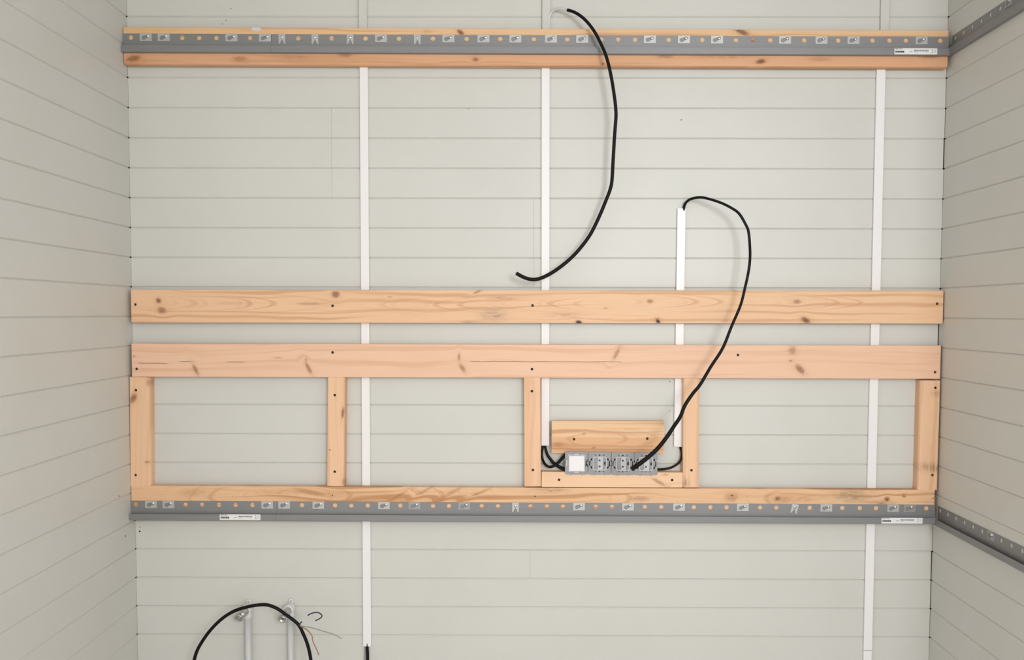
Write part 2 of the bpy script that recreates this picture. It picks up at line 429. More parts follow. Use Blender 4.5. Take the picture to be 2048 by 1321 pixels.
# upper ledger behind the upper rail
upper_timber, *_ = beam('ledger_timber', 'long pine ledger with rounded lower edge behind the steel rail near the ceiling', 'X',
    (246.5, 54.5, 128.5, 1896.5, 60.5, 136.0),
    dict(seed=1, base=srgb(228, 186, 142), dark=srgb(192, 138, 94), grain=1.1,
         band=(0.005, -0.02, srgb(218, 163, 126), 0.85),
         knots=[(921,65,8,5,-0.6,0.8),(1484,64,17,6,-0.35,0.75),(1522,123,11,5,0.2,0.85),(951,119,7,5,0,0.6),(268,117,16,7,0.2,0.6),(1206,128,3,2,0,0.8),
                (690,110,14,5,0,0.35),(1505,83,8,6,0,0.6),(1640,118,26,5,0,0.2),(1860,112,26,5,0,0.45),(480,118,16,6,0,0.3),(1330,113,18,4,0,0.35),(855,63,12,3,0,0.15)],
         stains=[(1440,112,60,5,srgb(150,96,52),0.5),(590,113,30,6,srgb(150,110,80),0.5),(300,60,60,8,srgb(206,170,100),0.6)]),
    rt=0.0015, rb=0.0075)
p = at(512, 58, YF-0.0006); bm = bmesh.new()
lathe(bm, p + Vector((0, 0.0012, 0)), (0, -1, 0), [(0, 0.0062), (0.0013, 0.0055), (0.0016, 0.003), (0.0016, 0)], 12)
for vv in bm.verts: vv.co.x = p.x + (vv.co.x - p.x)*2.6
inv_u = upper_timber.matrix_basis.inverted()
me = frombm('putty_smear', bm); me.transform(inv_u); link('putty_smear', me, M_putty, upper_timber)

# the two wide boards
beam('wide_plank', 'upper of two wide pine planks, with scattered dark knots and a grey stain', 'X',
    (261.5, 579.3, 646.0, 1886.8, 581.8, 647.6),
    dict(seed=2, base=srgb(233, 191, 153), dark=srgb(196, 142, 100), grain=1.15, cath=[(490,607,150,18,260),(1380,604,110,16,260),(1660,606,90,16,260),(1080,608,90,16,-260),(860,610,110,18,-260)],
         knots=[(317,602,6,6,0.3,0.75),(323,621,10,7,-0.2,0.55),(671,589,9,8,0,0.65),(1158,645,8,4,-0.25,1.0),(1316,643,6,4.5,-0.8,1.0),(1300,603,7,4,0,0.5),
                (1594,604,10,5,0,0.5),(1611,641,10,6,-0.5,0.85),(955,584,12,3,0.4,0.4),(780,594,5,3,0,0.2),(460,607,34,4,0,0.10),(620,608,30,3,0,0.28),(1211,617,5,2,0,0.25)],
         stains=[(987,630,26,12,srgb(150,125,110),0.8),(1005,597,34,5,srgb(160,110,80),0.6),(940,645,20,3,srgb(120,80,50),0.5),(1130,630,40,6,srgb(180,120,85),0.5)]),
    screws=[(270.5,609.5),(665,612),(1065,611.5),(1481,612),(1874.5,608)])
beam('wide_plank', 'lower of two wide pine planks, split by a long thin crack, resting on the studs', 'X',
    (262.8, 687.6, 753.8, 1881.6, 691.3, 758.8),
    dict(seed=3, base=srgb(234, 192, 162), dark=srgb(208, 156, 120), grain=0.8, cracks=[(935,1250,723.5),(270,342,727),(352,393,724),(448,496,724.5)],
         knots=[(391,740,4.5,14,0.45,0.5),(617,737,4.5,15,0.5,0.5),(612,720,3,5,0,0.3),(556,716,8,2,0,0.25),(918,714,3,8,0,0.45),(925,737,5,11,0.55,0.45),
                (1233,708,4.5,15,-0.5,0.42),(1585,701,9,10,-0.3,0.35),(1581,722,4,2,0,0.45),(1600,739,7,14,0.8,0.6),(268,713,3,2,0,0.4)]),
    screws=[(273,738.3),(665,705.5),(1064,739),(1476,710.5),(1870.3,745)])

# lower ledger
beam('ledger_timber', 'long pine ledger with swirling grain under the studs, behind the lower steel rail', 'X',
    (260.2, 971.5, 1036.0, 1869.2, 980.8, 1043.5),
    dict(seed=4, cath=[(430,992,90,16,-120),(900,990,120,14,100),(1560,998,70,12,-150),(1270,998,60,12,160),(720,990,80,12,120)], base=srgb(231, 188, 148), dark=srgb(184, 130, 84), grain=1.7,
         knots=[(1463,996,16,10,0,0.3),(1464,991.5,3,2,0,0.9),(1555,998,5,4,0,0.75),(1562,999,22,9,0,0.25),(1774,999,6,5,0,0.8),(1808,993,4,3,0,0.6),(1866,997,4,2,0.4,0.4),
                (385,985,36,9,0.05,0.15),(900,988,30,4,0.5,0.28),(850,982,24,3,0.5,0.28),(800,990,20,3,0.5,0.25),(960,986,26,3,0.4,0.3),(1280,998,22,6,0,0.3),(620,985,36,5,-0.2,0.3)],
         stains=[(1705,992,36,14,srgb(134,112,84),0.9),(1100,981,36,6,srgb(150,100,70),0.7),(1760,1006,24,4,srgb(110,74,44),0.7),(1610,998,40,8,srgb(170,116,68),0.5),(560,985,60,6,srgb(176,124,70),0.5)]),
    small=[(665,991.5),(1070,993.5)])

# studs
stud_kw = lambda s, **k: dict(seed=s, base=srgb(234, 192, 156), dark=srgb(204, 152, 112), grain=0.8, **k)
YS = -0.0005
beam('stud', 'short upright pine stud tight in the left corner, dark knot at its top screw', 'Z', (754.6, 258.8, 300.0, 974.3, 260.8, 301.0),
    stud_kw(5, knots=[(267,797,12,7,0.5,0.62),(294,925,3,5,0,0.4),(297,765,10,5,0,0.3)]), screws=[(271.5,781),(271,951)], rt=0.0100, yb=YS, group=None)
beam('stud', 'short upright pine stud with a waney edge beside the long white trunking, three screw holes', 'Z', (755.0, 655.5, 690.5, 973.5, 654.0, 688.5),
    stud_kw(6, knots=[(685.5,826,13,3,0.1,0.7),(687,965,8,3,0,0.3)]), screws=[(669.5,791),(669.3,944)], small=[(659.5,900.5)], rt=0.0065, yb=YS)
beam('stud', 'short upright clean pine stud framing the socket bay, without knots', 'Z', (755.2, 1048.0, 1081.0, 974.2, 1048.8, 1082.2),
    stud_kw(7), screws=[(1063.8,783),(1065.8,940.7)], yb=YS)
beam('stud', 'short upright pine stud crossed by the loose black cable, dark specks at its foot', 'Z', (757.0, 1366.8, 1398.5, 976.0, 1366.0, 1397.2),
    stud_kw(8, stains=[(1371,968,10,8,srgb(90,60,40),0.6)]), screws=[(1385,787.5),(1383,941.3)], yb=YS)
beam('stud', 'short upright pine stud in the right corner with a long grey stain', 'Z', (761.2, 1840.5, 1880.8, 981.2, 1834.5, 1874.5),
    stud_kw(9, stains=[(1871,935,9,34,srgb(128,96,72),0.85),(1876,788,7,14,srgb(150,110,84),0.6)]), screws=[(1871,776.3),(1865,951)], rb=0.0075, yb=YS)

# the socket bay: lower rail and tongued board
beam('block_timber', 'short horizontal pine block under the grey sockets, between two studs', 'X', (1083.0, 944.5, 975.0, 1365.8, 945.5, 976.2),
    dict(seed=10, base=srgb(237, 198, 162), dark=srgb(208, 156, 116), grain=0.6, knots=[(1318,965,18,4,-0.5,0.4),(1330,950,8,3,0,0.25)]), screws=[(1118,960.5),(1344.3,961)], yb=YS, clampx=False)
A = at(1103.6, 842.6, YF); B = at(1328.0, 899.0, YF); Lb = B.x-A.x; hb = A.z-B.z; tng = 10.0*S
mid = Vector(((A.x+B.x)/2, 0, (A.z+B.z)/2))
sec = [(hb/2-0.001, YF), (hb/2, YF+0.001), (hb/2, YB), (-hb/2-tng, YB), (-hb/2-tng, YF+0.0100), (-hb/2, YF+0.0090), (-hb/2, YF+0.0008), (-hb/2+0.0008, YF)]
n = len(sec); v = [(u, d, a) for u in (-Lb/2, Lb/2) for a, d in sec]
me = pydata('tongued_board', v, [tuple(range(n)), tuple(range(n, 2*n))] + [(i, (i+1)%n, n+(i+1)%n, n+i) for i in range(n)])
kk = lambda x, y: (at(x, y, YF).x-mid.x, at(x, y, YF).z-mid.z)
me.materials.append(pine('tongued_board_pine', 'X', srgb(234, 194, 153), srgb(194, 138, 98), seed=12, grain=1.5, band=(0.004, -0.006, srgb(214, 156, 110), 0.6),
    knots=[(*kk(1168,868), 0.006, 0.004, 0.5, 0.25), (*kk(1118,890), 0.02, 0.008, 0, 0.2), (*kk(1188,896), 0.006, 0.003, 0, 0.4)],
    stains=[(*kk(1250,858), 0.07, 0.003, srgb(190,140,90), 0.6)], cracks=[], cath=[(*kk(1260,878), 0.075, 0.022, 130), (*kk(1140,880), 0.05, 0.022, -130)]))
tb = tag(link('tongued_board', me, None, None, mid), 'short tongued pine board directly above the row of grey sockets', 'timber')
bm = bmesh.new(); pts = [kk(1148, 879), kk(1294.6, 878)]
for x, z in pts: cyl(bm, (x, YF-0.003, z), (0, 1, 0), 0.0043, 0.004, 0.010, 14)
cut(tb, bm)
for x, z in pts:
    bm = bmesh.new(); lathe(bm, (x, YF+0.0095, z), (0, -1, 0), [(0, 0.0013), (0.0015, 0.0039), (0.005, 0.004), (0.0056, 0.0034), (0.0056, 0.0015), (0.0045, 0.001), (0.0045, 0)], 12)
    link('screw', frombm('screw', bm), M_dark_screw, tb)

# ------------------------------------------------------------------ cable trunking
YT = -0.0100
def trunk(label, px, mat, group='cable trunking on the panelled wall', name='cable_trunking', yf=YT):
    y0, l0, r0, y1, l1, r1 = px
    B = (at(l0, y0, yf) + at(r0, y0, yf))/2; A = (at(l1, y1, yf) + at(r1, y1, yf))/2
    w = ((at(l0,y0,yf)-at(r0,y0,yf)).length + (at(l1,y1,yf)-at(r1,y1,yf)).length)/2
    ang = math.atan2(B.x-A.x, B.z-A.z); L = (B-A).length; mid = (A+B)/2; mid.y = 0
    h = w/2
    root = tag(empty(name, A*1.0, (0, ang, 0)), label, 'trunking', group); root.location = (A.x, 0, A.z)
    bm = bmesh.new(); v = section(w*0.94, yf+0.0020, -0.0003, 0.0006, 0.0006)
    me = extrude_mesh('base', v, L-0.0006, 'Z', 0.0004); link('channel', me, mat, root, (0, 0, L/2))
    bm.free()
    cov = section(w, yf, yf+0.0062, 0.0013, 0.0013)           # snap-on cover, wider than the channel
    link('cover', extrude_mesh('cover', cov, L, 'Z', 0.0005), mat, root, (0, 0, L/2))
    return root
M_trunk_painted = painted('painted_trunking', (0.625, 0.615, 0.58, 1), 0.45)
trunk('painted grey trunking stub above the upper ledger, farthest from the right wall', (-60, 716.0, 733.0, 70, 717.0, 734.0), M_trunk_painted)
trunk('painted grey trunking stub with a pale wire coming out of its side', (-60, 1084.5, 1101.0, 70, 1084.2, 1100.8), M_trunk_painted)
trunk('painted grey trunking stub above the upper ledger, nearest the right wall', (-60, 1763.5, 1780.5, 70, 1761.0, 1778.0), M_trunk_painted)
trunk('long white trunking beside the waney stud, ending above a black cable', (100, 718.8, 735.2, 1294, 725.8, 742.2), M_white)
trunk('white trunking from the upper ledger down to beside the clean stud', (100, 1083.2, 1099.4, 892, 1082.4, 1098.6), M_white)
trunk('short white trunking with an open top end where the looped black cable leaves', (417, 1355.0, 1371.6, 894.5, 1347.8, 1364.2), M_white)
trunk('long white trunking running down near the right corner', (100, 1754.8, 1772.4, 1301.8, 1727.4, 1744.6), M_white)
trunk('separate white trunking length at the foot of the right corner run, below a joint line', (1302.8, 1727.2, 1744.4, 1560, 1722.5, 1738.5), M_white)

# ------------------------------------------------------------------ perforated steel rails
HR, HV = 0.0069, -0.0115                       # hole radius, hole height below the top edge
RH, LIP, LD = 0.0572, 0.0192, 0.0150           # rail height, lip height, lip distance from the back
def rail_mesh(L, holes):
    """local x along the rail 0..L, z down from the top edge, back of the plate at y = 0"""
    v = []; f = []
    T = 0.0015; zb = -RH
    edges = [0.0] + [(a+b)/2 for a, b in zip(holes, holes[1:])] + [L] if holes else [0.0, L]
    z_low = -0.026
    def q(*p): i = len(v); v.extend(p); f.append(tuple(range(i, i+len(p))))
    for i, h in enumerate(holes):
        u0, u1 = edges[i], edges[i+1]; z0, z1 = z_low, 0.0
        angs = [2*math.pi*k/12 for k in range(12)] + [math.atan2(zz-HV, uu-h) % (2*math.pi) for uu in (u0, u1) for zz in (z0, z1)]
        angs = sorted(set(round(a, 6) for a in angs)); ring = []; out = []
        for a in angs:
            c, s = math.cos(a), math.sin(a)
            ts = [t for t in (((u1-h)/c if c > 1e-9 else 1e9), ((u0-h)/c if c < -1e-9 else 1e9), ((z1-HV)/s if s > 1e-9 else 1e9), ((z0-HV)/s if s < -1e-9 else 1e9)) if t > 0]
            t = min(ts); out.append((h+c*t, HV+s*t)); ring.append((h+c*HR, HV+s*HR))
        b = len(v); n = len(angs)
        for x, z in out: v.append((x, -T, z))
        for x, z in ring: v.append((x, -T, z))
        for x, z in ring: v.append((x, 0.0, z))
        for j in range(n):
            k = (j+1) % n
            f.append((b+j, b+n+j, b+n+k, b+k)); f.append((b+n+j, b+2*n+j, b+2*n+k, b+n+k))
    y2 = -LD; y1 = -LD+T
    if not holes: q((0,-T,0),(L,-T,0),(L,-T,z_low),(0,-T,z_low))
    q((0,-T,z_low),(L,-T,z_low),(L,-T,zb+T),(0,-T,zb+T))                # lower half of the plate
    q((0,-T,zb+T),(L,-T,zb+T),(L,y1,zb+T),(0,y1,zb+T))                  # trough floor
    q((0,y1,zb+T),(L,y1,zb+T),(L,y1,zb+LIP),(0,y1,zb+LIP))              # lip, inner side
    q((0,y1,zb+LIP),(L,y1,zb+LIP),(L,y2,zb+LIP),(0,y2,zb+LIP))          # lip edge
    q((0,y2,zb+LIP),(L,y2,zb+LIP),(L,y2,zb+0.0012),(0,y2,zb+0.0012))    # lip, front
    q((0,y2,zb+0.0012),(L,y2,zb+0.0012),(L,y2+0.0012,zb),(0,y2+0.0012,zb))
    q((0,y2+0.0012,zb),(L,y2+0.0012,zb),(L,0,zb),(0,0,zb))              # underside
    q((0,0,0),(L,0,0),(L,-T,0),(0,-T,0))                                # top edge
    q((0,0,zb),(L,0,zb),(L,0,z_low),(0,0,z_low))                        # back
    for x in (0, L):
        q((x,0,0),(x,-T,0),(x,-T,zb+T),(x,0,zb)); q((x,-T,zb+T),(x,y1,zb+T),(x,y2,zb),(x,0,zb)); q((x,y1,zb+T),(x,y1,zb+LIP),(x,y2,zb+LIP),(x,y2,zb))
    me = bpy.data.meshes.new('rail'); me.from_pydata(v, [], f); me.update()
    return me
def pear():
    """outline of the slanted pear-shaped slot"""
    o = []
    a = math.atan2(0.0055, 0.014); bx_, bz = -0.0062, -0.0018; sx, sz = 0.0072, 0.0037
    for i in range(9): w = a + math.pi/2 + math.pi*i/8; o.append((bx_+0.0062*math.cos(w), bz+0.0062*math.sin(w)))
    for i in range(5): w = a - math.pi/2 + math.pi*i/4; o.append((sx+0.0030*math.cos(w), sz+0.0030*math.sin(w)))
    return o
def plate_wide_mesh(w=0.0355, h=0.0225):
    bm = bmesh.new(); poly_prism(bm, [(-w/2,-h/2),(w/2,-h/2),(w/2,h/2),(-w/2,h/2)], -0.0016, 0.0)
    return frombm('retaining_plate', bm)
def plate_fork_mesh(w=0.020, h=0.029):
    bm = bmesh.new()
    poly_prism(bm, [(-w/2,-h/2),(-w/2+0.0035,-h/2),(0,-0.0005),(w/2-0.0035,-h/2),(w/2,-h/2),(w/2,h/2),(-w/2,h/2)], -0.0016, 0.0)
    return frombm('retaining_plate', bm)
def screw_mesh(r=0.0046):
    bm = bmesh.new()
    lathe(bm, (0, 0, 0), (0, -1, 0), [(0, r), (0.0012, r), (0.0026, r*0.82), (0.0034, r*0.45), (0.0036, 0)], 14)
    box(bm, -r*0.55, r*0.55, -0.0039, -0.0030, -0.0004, 0.0004)
    return frombm('screw', bm, True)
_pw = link('retaining_plate', plate_wide_mesh(), M_zinc)
bm = bmesh.new(); poly_prism(bm, pear(), -0.004, 0.002); cut(_pw, bm)
PLATE_W = _pw.data; bpy.data.objects.remove(_pw)
PLATE_F = plate_fork_mesh(); PLATE_F.materials.append(M_zinc)
SCREW = screw_mesh(); SCREW.materials.append(M_screw)
M_clear = simple('dull_zinc', (0.36, 0.36, 0.365, 1), 0.42, 0.45, var=0.03)
PLATE_C = PLATE_W.copy(); PLATE_C.materials.clear(); PLATE_C.materials.append(M_clear)
def add_plate(root, u, z, kind, rot=0.0):
    me = {'P': PLATE_W, 'V': PLATE_F, 'C': PLATE_C}[kind]
    o = link('retaining_plate', me, None, root, (u, -0.0015, z), (0, rot, 0))
    if kind == 'V': link('screw', SCREW, None, o, (0, -0.0012, 0.005))
    else: link('screw', SCREW, None, o, (0.0068, -0.0012, 0.0036))
def text_mesh(txt, h):
    cu = bpy.data.curves.new('txt', 'FONT'); cu.body = txt; cu.size = h*1.4; cu.align_x = 'LEFT'; cu.align_y = 'BOTTOM'; cu.offset = h*0.02
    o = bpy.data.objects.new('txt', cu); C.objects.link(o); bpy.context.view_layer.update()
    me = bpy.data.meshes.new_from_object(o.evaluated_get(bpy.context.evaluated_depsgraph_get()))
    bpy.data.objects.remove(o); bpy.data.curves.remove(cu)
    me.transform(Matrix.Rotation(math.pi/2, 4, 'X'))
    me.name = 'lettering'; me.materials.clear()
    return me
def sticker(root, u0, u1, zc, w_h):
    W = u1-u0; H = w_h
    bm = bmesh.new(); c = 0.0012
    poly_prism(bm, [(c,-H/2),(W-c,-H/2),(W,-H/2+c),(W,H/2-c),(W-c,H/2),(c,H/2),(0,H/2-c),(0,-H/2+c)], -0.0003, 0.0)
    o = link('paper_label', frombm('paper_label', bm), M_paper, root, (u0, -LD-0.00005, zc))
    o['label'] = 'white paper label with black print'
    Y = -0.00045
    me = text_mesh('METOD', H*0.165); k = W*0.165 / max(v.co.x for v in me.vertices)
    me.transform(Matrix.Diagonal((k, 1, 1, 1)))
    link('lettering', me, M_ink, o, (W*0.022, Y, H*0.26))
    def marks(name, rects, mat):
        bm = bmesh.new()
        for x0, x1, z0, z1 in rects: box(bm, x0*W, x1*W, Y, Y+0.0002, z0*H, z1*H)
        link(name, frombm(name, bm), mat, o)
    marks('article_bar', [(0.022, 0.228, -0.22, 0.07)], M_ink)
    bm = bmesh.new(); x = 0.036
    for w in (0.014,0.014,0.014,0.006,0.014,0.014,0.014,0.006,0.014,0.014):
        if w > 0.01:
            for zz in (-0.14, -0.04): box(bm, x*W, (x+w*0.75)*W, Y-0.0002, Y, (zz-0.018)*H, (zz+0.018)*H)
            box(bm, x*W, (x+0.003)*W, Y-0.0002, Y, -0.15*H, -0.02*H)
        x += w + 0.0045
    link('article_digits', frombm('article_digits', bm), M_paper, o)
    rr = random.Random(5); x = 0.465; bars = []
    while x < 0.80:
        w = rr.choice((0.006, 0.009, 0.013)); bars.append((x, min(x+w, 0.805), 0.0, 0.25)); x += w + rr.choice((0.005, 0.007, 0.010))
    marks('barcode', bars, M_ink)
    marks('small_print', [(0.345+0.008*i, 0.345+0.008*i+0.012, -0.12+0.028*i, -0.06+0.028*i) for i in range(4)] + [(0.38, 0.43, 0.0, 0.05), (0.38, 0.425, -0.09, -0.04)] +
          [(0.465+0.018*i, 0.478+0.018*i, -0.19, -0.12) for i in range(5)] + [(0.70+0.02*i, 0.713+0.02*i, -0.17, -0.12) for i in range(5)], M_ink_grey)
    marks('recycling_mark', [(0.868,0.898,0.30,0.36),(0.874,0.880,-0.20,0.30),(0.887,0.893,-0.20,0.30),(0.868,0.902,-0.27,-0.20),(0.925,0.93,-0.25,0.3),(0.965,0.97,-0.25,0.3),(0.93,0.965,0.25,0.3),(0.95,0.958,-0.1,0.12)], M_ink_grey)
    return o
def rail_px(name, label, group, x0, ytop0, x1, ytop1, marks_, Y=YF, stick=None, pz=HV):
    """rail on the back wall framing, top edge from (x0, ytop0) to (x1, ytop1) in the photo"""
    A = at(x0, ytop0, Y-0.0015); B = at(x1, ytop1, Y-0.0015)
    ang = -math.atan2(B.z-A.z, B.x-A.x); L = (B-A).length
    A.y = Y
    root = tag(empty(name, A, (0, ang, 0)), label, 'rail', 'perforated steel rails')
    uu = lambda x: (at(x, ytop0 + (ytop1-ytop0)*(x-x0)/(x1-x0), Y-0.0015) - A).length * (1 if x > x0 else -1)
    holes = [uu(x) for x, k in marks_ if k == 'H']
    link('steel_strip', rail_mesh(L, [h for h in holes if HR+0.001 < h < L-HR-0.001]), M_rail, root)
    for x, k in marks_:
        if k == 'H': continue
        kind = k[0]; rot = float(k[1:]) if len(k) > 1 else 0.0
        add_plate(root, uu(x), pz + (0.0005 if kind != 'V' else -0.0025), kind, rot)
    for s in (stick or ()):
        sticker(root, uu(s[0]), uu(s[1]), -RH + LIP/2 + 0.0012, 0.0178)
    return root
up_l = [(261.5,'H'),(291.7,'P'),(327.7,'P'),(364.3,'H'),(398.2,'H'),(432.6,'H'),(463,'P'),(500,'H'),(530.0,'P')]
up_r = [(564,'V'),(596.4,'H'),(630,'V'),(663,'H'),(700.5,'V'),(731,'H'),(762,'P'),(798,'H'),(834.7,'V'),(866,'H'),(896.8,'P'),(933.4,'H'),(967,'P'),(1000.8,'H'),(1030.7,'P'),
        (1068,'H'),(1102,'P'),(1134.7,'H'),(1164.3,'P'),(1203,'H'),(1236.5,'H'),(1270.3,'H'),(1299.7,'P'),(1337.8,'H'),(1367.7,'P'),(1405,'H'),(1434,'P'),(1472.4,'H'),(1506,'H'),(1541,'H'),
        (1570,'P'),(1608.7,'H'),(1642.7,'P'),(1676.8,'H'),(1706.7,'P'),(1745.5,'H'),(1779.3,'H'),(1812.2,'H'),(1842.9,'P'),(1881,'H')]
lo_l = [(271.4,'H'),(302,'P'),(337,'P'),(371,'H'),(404,'H'),(437.8,'H'),(471,'H'),(504.6,'H'),(534.6,'P')]
lo_r = [(568.5,'P'),(604,'H'),(636.8,'P'),(670,'H'),(702.6,'H'),(735.4,'H'),(768,'P'),(800.6,'H'),(829,'C'),(866,'H'),(898,'H'),(928.5,'C'),(963.6,'H'),(996,'H'),(1031,'V'),(1061,'H'),(1094,'H'),
        (1126,'H'),(1158,'P'),(1192,'H'),(1224,'H'),(1256,'P'),(1290,'H'),(1322.7,'H'),(1358,'P'),(1388,'H'),(1421,'H'),(1453.5,'H'),(1485.5,'P'),(1520.5,'H'),(1553,'H'),(1589,'V0.22'),(1619.8,'H'),
        (1652.5,'P'),(1685,'H'),(1720,'H'),(1752.5,'H'),(1786,'P'),(1819,'C'),(1853,'H')]
def lerp(x, x0, y0, x1, y1): return y0 + (y1-y0)*(x-x0)/(x1-x0)
U = (245.0, 67.0, 1898.0, 73.8); D_ = (260.0, 1002.0, 1870.0, 1010.2)
rail_px('steel_rail', 'short perforated steel rail section at the left end of the upper ledger', None, U[0], U[1], 542.6, lerp(542.6,*U), up_l)
rail_ul = rail_px('steel_rail', 'long perforated steel rail on the upper ledger, a loose black cable hanging past it', None, 543.0, lerp(543,*U), U[2], U[3], up_r, stick=[(1786, 1871.2)])
rail_px('steel_rail', 'short perforated steel rail section at the left end of the lower ledger, with paper label', None, D_[0], D_[1], 553.0, lerp(553,*D_), lo_l, stick=[(442, 523.2)])
rail_px('steel_rail', 'long perforated steel rail along the lower ledger, with paper label near the right corner', None, 553.5, lerp(553.5,*D_), D_[2], D_[3], lo_r, stick=[(1760.3, 1842)])
def rail_side(label, z, s0, s1, holes, plates):
    """rail fixed straight on the right wall, from s0 to s1 metres out from the corner"""
    a = Vector((wall_r(z, s0)-0.0004, -s0, z)); b = Vector((wall_r(z, s1)-0.0004, -s1, z))
    d = (b-a); L = d.length; ang = math.atan2(d.y, d.x)
    root = tag(empty('steel_rail', a, (0, 0, ang)), label, 'rail', 'perforated steel rails')
    link('steel_strip', rail_mesh(L, [h-s0 for h in holes]), M_rail, root)
    for h in plates: add_plate(root, h-s0, HV+0.0005, 'C')
    return root
hs = [0.0512*i for i in range(40)]
up_h = [0.053+h for h in hs[:6]] + [0.053+0.0512*7.6+h for h in hs[:28]]
rail_side('perforated steel rail on the right wall, level with the upper ledger', 0.8385+FLOOR-0.0045, 0.0350, 1.1085, [h for h in up_h if h < 1.09], [0.053+0.0512*5.93])
lo_h = [0.0496+0.0512*i for i in range(39) if i != 6]
rail_side('perforated steel rail on the right wall, level with the lower ledger', -0.5705+FLOOR, 0.0345, 1.1070, [h for h in lo_h if h < 1.09], [0.0496+0.0512*6.0])

# ------------------------------------------------------------------ sockets and switch
q = 0.001507                                   # metres per photo pixel at the sockets
YP = YF - 0.0003
def frame_outline():
    a = 23.0*q; t = 1.1*q; o = []
    # square with small teeth and clipped corners, listed anticlockwise in (x, z)
    o += [(-a+2*q,-a),(-13*q,-a),(-12.4*q,-a-t),(-9*q,-a-t),(-8.4*q,-a),(8.4*q,-a),(9*q,-a-t),(12.4*q,-a-t),(13*q,-a),(a-2*q,-a),(a,-a+2*q)]
    o += [(a,-8*q),(a-t,-7.5*q),(a-t,-3*q),(a,-2.5*q),(a,2.5*q),(a-t,3*q),(a-t,7.5*q),(a,8*q),(a,a-2*q),(a-2*q,a)]
    o += [(13*q,a),(12.4*q,a+t),(9*q,a+t),(8.4*q,a),(-8.4*q,a),(-9*q,a+t),(-12.4*q,a+t),(-13*q,a),(-a+2*q,a),(-a,a-2*q)]
    o += [(-a,8*q),(-a+t*0.2,7*q),(-a+t*0.2,-7*q),(-a,-8*q),(-a,-a+2*q)]
    return o
def slot_cutters(bm):
    def oval(x, z, rx, rz, rot=0.0):
        pts = []
        for i in range(10):
            w = 2*math.pi*i/10; a = rx*math.cos(w); b = rz*math.sin(w)
            pts.append(((x+a*math.cos(rot)-b*math.sin(rot))*q, (-z+a*math.sin(rot)+b*math.cos(rot))*q))
        poly_prism(bm, pts, -0.006, 0.006)
    for s in (-1, 1):
        oval(-8.4, s*16.8, 2.7, 1.6, s*-0.45); oval(-0.3, s*17.2, 1.6, 1.7); oval(8.2, s*16.8, 2.7, 1.6, s*0.45)
        oval(-16.8, s*8.0, 1.6, 2.7, s*0.5); oval(16.6, s*8.0, 1.6, 2.7, s*-0.5)
    poly_prism(bm, [((-20.2+dx)*q, dz*q) for dx, dz in ((-1.2,-5.4),(1.0,-5.4),(1.0,2.0),(2.0,3.6),(0.8,5.4),(-1.6,5.4),(-2.5,3.6),(-1.6,2.2))], -0.006, 0.006)
    poly_prism(bm, [((19.6+dx)*q, dz*q) for dx, dz in ((-1.0,5.0),(1.2,5.0),(1.3,-2.0),(2.3,-3.6),(1.4,-5.6),(-1.0,-5.6),(-2.2,-3.6),(-1.0,-2.0))], -0.006, 0.006)
def base_frame():
    bm = bmesh.new(); poly_prism(bm, frame_outline(), -0.0018, 0.0)
    o = link('mounting_frame', frombm('mounting_frame', bm), M_cast)
    bm = bmesh.new(); slot_cutters(bm)
    poly_prism(bm, [(x*q, z*q) for x, z in ((-12.6,-12.6),(12.6,-12.6),(12.6,12.6),(-12.6,12.6))], -0.006, 0.006)
    return cut(o, bm)
def ring(bm, pts_out, pts_in, y0, y1):
    n = len(pts_out)
    A = [[bm.verts.new((x, y, z)) for x, z in pp] for pp in (pts_out, pts_in) for y in (y0, y1)]
    oo0, oo1, ii0, ii1 = A
    for i in range(n):
        j = (i+1) % n
        bm.faces.new((oo0[i], oo0[j], ii0[j], ii0[i])); bm.faces.new((oo0[i], oo1[i], oo1[j], oo0[j])); bm.faces.new((ii0[i], ii0[j], ii1[j], ii1[i])); bm.faces.new((oo1[i], ii1[i], ii1[j], oo1[j]))
def rrect(h, r, n=3):
    o = []
    for cx_, cz_, a in ((h-r,h-r,0),(-h+r,h-r,90),(-h+r,-h+r,180),(h-r,-h+r,270)):
        o += [(cx_+r*math.cos(math.radians(a+90*i/n)), cz_+r*math.sin(math.radians(a+90*i/n))) for i in range(n+1)]
    return [(x*q, z*q) for x, z in o]
def circ(r, n=32): return [(r*q*math.cos(2*math.pi*i/n), r*q*math.sin(2*math.pi*i/n)) for i in range(n)]
FR = base_frame(); FR_ME = FR.data; bpy.data.objects.remove(FR)
bm = bmesh.new(); ring(bm, rrect(14.0, 3.2), rrect(12.3, 2.4), -0.0034, -0.0006)
for s in (-1, 1):                                                           # raised ribs arching between the slots, above and below
    arc_o = [(19.4*math.cos(math.radians(a)), s*19.4*math.sin(math.radians(a))) for a in range(55, 126, 10)]
    arc_i = [(18.6*math.cos(math.radians(a)), s*18.6*math.sin(math.radians(a))) for a in range(125, 54, -10)]
    poly_prism(bm, [(x*q, z*q) for x, z in arc_o + arc_i], -0.0026, -0.0010)
for s in (-1, 1):
    arc_o = [(s*23.0*math.cos(math.radians(a)), 23.0*math.sin(math.radians(a))) for a in range(-24, 25, 8)]
    arc_i = [(s*22.2*math.cos(math.radians(a)), 22.2*math.sin(math.radians(a))) for a in range(24, -25, -8)]
    poly_prism(bm, [(x*q*0.97, z*q) for x, z in arc_o + arc_i], -0.0025, -0.0010)
RIM_ME = frombm('insert_rim', bm); RIM_ME.materials.append(M_cast_light)
bm = bmesh.new(); box(bm, -12.6*q, 12.6*q, 0.0005, 0.0092, -12.6*q, 12.6*q)
for z in (-7, 7): cyl(bm, (-8.4*q, 0.0006, z*q), (0, -1, 0), 3.0*q, 3.0*q, 0.0016, 12)
